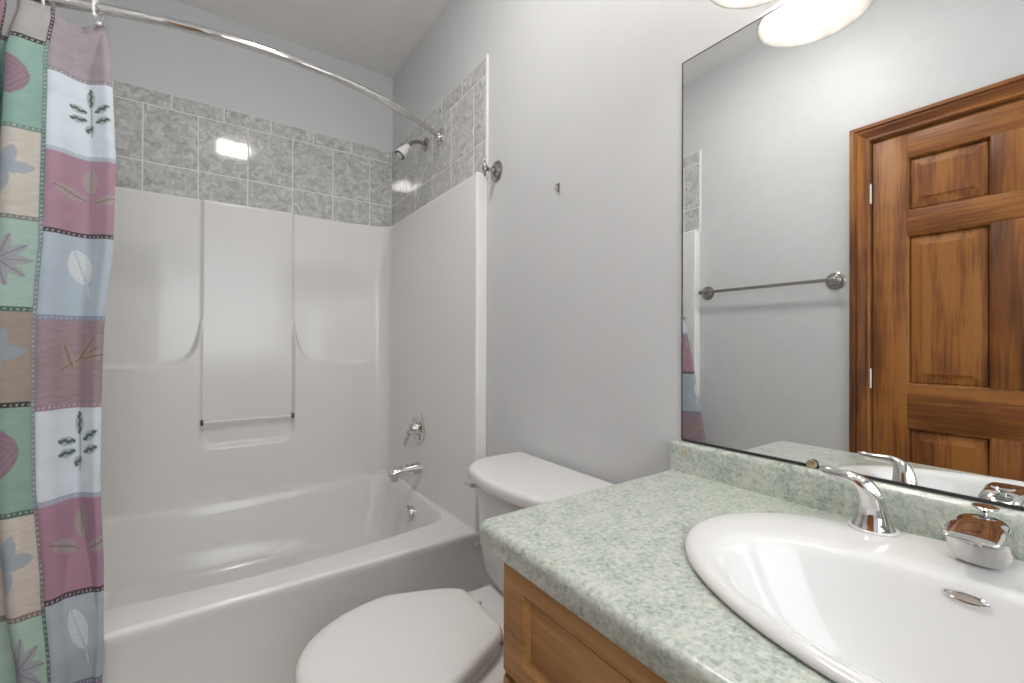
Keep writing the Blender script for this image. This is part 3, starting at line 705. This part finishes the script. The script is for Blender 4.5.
fc = thing('faucet', 'chrome widespread faucet with lever handles on the rim of the white sink', 'faucet', (-.078, .118, CZ+.0175))
FZ = CZ+.0142
def handle(y0, s):
    b = B()
    x = -.085
    pts = [(x, y0, FZ), (x, y0, FZ+.004), (x, y0, FZ+.012), (x-.001, y0, FZ+.025), (x-.003, y0+.001*s, FZ+.040), (x-.007, y0+.003*s, FZ+.055), (x-.012, y0+.008*s, FZ+.067), (x-.013, y0+.018*s, FZ+.0745), (x-.011, y0+.032*s, FZ+.0765), (x-.008, y0+.048*s, FZ+.0765), (x-.005, y0+.061*s, FZ+.0780), (x-.004, y0+.069*s, FZ+.0795)]
    rad_ = [.0290, .0275, .0240, .0200, .0172, .0160, .0145, .0118, .0098, .0092, .0090, .0050]
    sq = [(1, 1)]*5+[(1, .95), (1.0, .85), (1.05, .75), (1.15, .78), (1.15, .74), (1.15, .70), (1.15, .6)]
    P3 = spline(pts, 3); k = np.linspace(0, len(pts)-1, len(P3)); idx = range(len(pts))
    rd = [float(np.interp(t, idx, rad_)) for t in k]; s2 = [(float(np.interp(t, idx, [q[0] for q in sq])), float(np.interp(t, idx, [q[1] for q in sq]))) for t in k]
    tube(b, P3, rd, 28, True, s2, up=(1, 0, 0)); h = obj('handle', b, 'chrome', fc, ang=60)
    b = B(); lathe(b, [(.031, 0), (.031, .003), (.0295, .0045), (.0, .0045)], (x, y0, FZ-.0005)); obj('handle_base', b, 'plastic', h)
handle(.2335, 1); handle(-.002, -1)
# spout: squat body, broad sloping beak towards the bowl
Y = .116; b = B(); rg = []
SEC = [(-.044, .0, .006, .016), (-.046, .0, .016, .0205), (-.051, .0, .030, .0245), (-.060, .0, .0445, .0275), (-.072, .0, .0545, .0292), (-.087, .0, .0595, .0300), (-.102, .0, .0605, .0300), (-.114, .0, .060, .0295), (-.1225, .003, .0595, .0290), (-.127, .022, .059, .0288), (-.134, .032, .0583, .0283), (-.147, .038, .0568, .0276), (-.161, .0425, .0550, .0268), (-.172, .0450, .0535, .0255), (-.178, .0468, .0523, .0235), (-.1805, .0485, .0510, .021)]
for x, zl, zh, hw in SEC:
    rg.append([Vector((x, Y+p.x, FZ+(zl+zh)/2+p.y)) for p in sell(0, 0, hw, (zh-zl)/2, 0, 2.9, 40)])
loft(b, rg); body = obj('spout', b, 'chrome', fc, ang=50)
b = B(); lathe(b, [(.0035, 0), (.0035, .010), (.006, .0125), (.0125, .0155), (.0135, .0175), (.012, .0185), (.004, .0175), (0, .0175)], (-.074, Y, FZ+.050)); obj('lift_rod', b, 'chrome', fc)
b = B(); lathe(b, [(.008, 0), (.008, .005), (.006, .006)], (-.142, Y, FZ+.0345)); obj('aerator', b, 'nickel', body)

# ------------------------------------------------------------------ toilet
TY = .984; TT = 1.012
tl = thing('toilet', 'white two-piece toilet with closed lid between the tub and the vanity', 'toilet', (-.4, TY, 0))
def tring(x0, x1, hw, z, bow=.04, r=.05, seg=10):
    """tank plan: straight back at x1, bowed front at x0"""
    pts = []
    def corner(cx, cy, rr, a0):
        for a in np.linspace(a0, a0+PI/2, seg): pts.append((cx+rr*math.cos(a), cy+rr*math.sin(a)))
    corner(x1-.012, hw-.012, .012, 0); corner(x0+r, hw-r, r, PI/2); corner(x0+r, -hw+r, r, PI); corner(x1-.012, -hw+.012, .012, 1.5*PI)
    out = []
    for x, y in pts:
        f = smooth(x1, x0, x); out.append(Vector((x-f*bow*(1-(y/hw)**2), TT+y, z)))
    # extra points on the bowed front between the two front corners
    a, c = out[2*seg-1], out[2*seg]; k = 2*seg
    yA, yB = hw-0, -hw
    ya, yb = (a.y-TT), (c.y-TT); ins = []
    for t in np.linspace(0, 1, 14)[1:-1]:
        y = lerp(ya, yb, t); ins.append(Vector((x0-bow*(1-(y/hw)**2), TT+y, z)))
    return out[:k]+ins+out[k:]
b = B()
loft(b, [tring(-.185, -.035, .150, .395, .02, .06), tring(-.200, -.030, .185, .405, .025, .06), tring(-.208, -.028, .200, .44, .03, .06), tring(-.212, -.026, .212, .52, .035, .055), tring(-.215, -.025, .222, .62, .038, .055), tring(-.217, -.024, .228, .705, .04, .055), tring(-.212, -.026, .222, .715, .04, .055)])
obj('tank', b, 'toilet', tl, ang=60)
b = B()
lid = lambda i, z: tring(-.240+i, -.014-i*.3, .256-i, z, .050, .095)
loft(b, [lid(.010, .713), lid(.002, .715), lid(0, .719), lid(0, .735), lid(.002, .741), lid(.006, .7455), lid(.012, .7475), lid(.026, .7485)])
obj('tank_lid', b, 'toilet', tl, ang=60)
b = B(); lathe(b, [(.010, 0), (.010, .006), (.006, .010), (.006, .020)], (-.232, TT+.185, .684), (-1, 0, 0)); tube(b, [(-.250, TT+.180, .684), (-.252, TT+.200, .684), (-.253, TT+.208, .683), (-.253, TT+.213, .683)], [.006, .0065, .0075, .005], 12, sq=(.6, 1)); obj('flush_lever', b, 'chrome', tl)
# bowl plan: elongated egg, flat back
def egg(x0, x1, hw, z, n=64, nb=9.0, off=0):
    """x0 front tip, x1 back; widest about 40% from the back"""
    xc = lerp(x1, x0, .42); pts = []
    for k in range(n):
        t = 2*PI*k/n; c, s = math.cos(t), math.sin(t)
        if c >= 0:  # back half, squarish
            e = nb; x = xc+(x1-xc)*abs(c)**(2/e); y = hw*math.copysign(abs(s)**(2/e), s)*1.0
            # narrow towards the back
            y *= 1-.42*((x-xc)/(x1-xc))**1.1
        else:
            e = 2.08; x = xc+(x0-xc)*abs(c)**(2/e); y = hw*math.copysign(abs(s)**(2/e), s)
        pts.append(Vector((x, TY+y, z)))
    return pts
b = B()
loft(b, [egg(-.66, -.12, .115, 0), egg(-.655, -.12, .108, .02), egg(-.63, -.12, .098, .10), egg(-.66, -.11, .115, .20), egg(-.73, -.09, .160, .29), egg(-.765, -.07, .182, .345), egg(-.770, -.05, .186, .372), egg(-.766, -.045, .183, .384), egg(-.755, -.05, .175, .3885)])
bw = obj('bowl', b, 'toilet', tl, ang=60)
b = B(); box(b, (-.33, TY-.15, .372), (-.03, TY+.15, .397), .010, 3); obj('tank_deck', b, 'toilet', bw)
b = B()
loft(b, [egg(-.772, -.345, .187, .3895), egg(-.777, -.340, .192, .393), egg(-.778, -.339, .193, .408), egg(-.772, -.343, .189, .414), egg(-.76, -.35, .18, .415)]); seat = obj('seat', b, 'plastic', tl, ang=60)
b = B(); E_ = lambda i, z: egg(-.778+i, -.333-i*.7, .194-i, z)
loft(b, [E_(.01, .4165), E_(.002, .4185), E_(0, .423), E_(0, .435), E_(.004, .4420), E_(.012, .4460), E_(.030, .4485), E_(.08, .4500), E_(.14, .4505)]); obj('lid', b, 'plastic', tl, ang=60)
for s in (-1, 1):
    b = B(); box(b, (-.340, TY+s*.075-.020, .398), (-.300, TY+s*.075+.020, .420), .007, 3); obj('seat_hinge', b, 'plastic', tl)

# ------------------------------------------------------------------ vanity light and ceiling light
vl = thing('vanity_light', 'lit vanity light with down-facing alabaster glass shades above the mirror', 'light fixture', (0, .12, 1.93))
b = B(); box(b, (-.022, -.26, 1.915), (0, .50, 2.005), .006); obj('backplate', b, 'nickel', vl)
for y in (.384, .12, -.144):
    b = B(); tube(b, spline([(-.02, y, 1.965), (-.06, y, 1.985), (-.10, y, 1.975), (-.105, y, 1.945)], 5), .007, 10); lathe(b, [(.020, 0), (.024, -.012), (.024, -.034), (.0, -.034)], (-.105, y, 1.950)); obj('arm', b, 'nickel', vl)
    b = B(); pr_ = [(.026, 1.925), (.034, 1.920), (.044, 1.905), (.056, 1.880), (.074, 1.850), (.092, 1.828), (.1025, 1.818)]
    inn = [(r-.004, z) for r, z in pr_][::-1]
    lathe(b, [(r, z-1.818) for r, z in pr_+[(.1035, 1.8165), (.1015, 1.8155)]+inn], (-.105, y, 1.818), cap0=False, cap1=False); obj('shade', b, 'shade', vl, ang=80)
    t = B(); bmesh.ops.create_uvsphere(t, u_segments=24, v_segments=16, radius=.030, matrix=Matrix.Translation((-.105, y, 1.868))); obj('bulb', t, 'bulb', vl)
cl = thing('ceiling_light', 'square lit ceiling light panel over the middle of the bathroom', 'ceiling light', (-.745, .93, ZC))
b = B(); box(b, (-.865, .81, ZC-.016), (-.625, 1.05, ZC), .004); obj('housing', b, 'trimw', cl)
b = B(); box(b, (-.85, .825, ZC-.040), (-.64, 1.035, ZC-.0162), .008, 3); obj('diffuser', b, 'panel', cl)
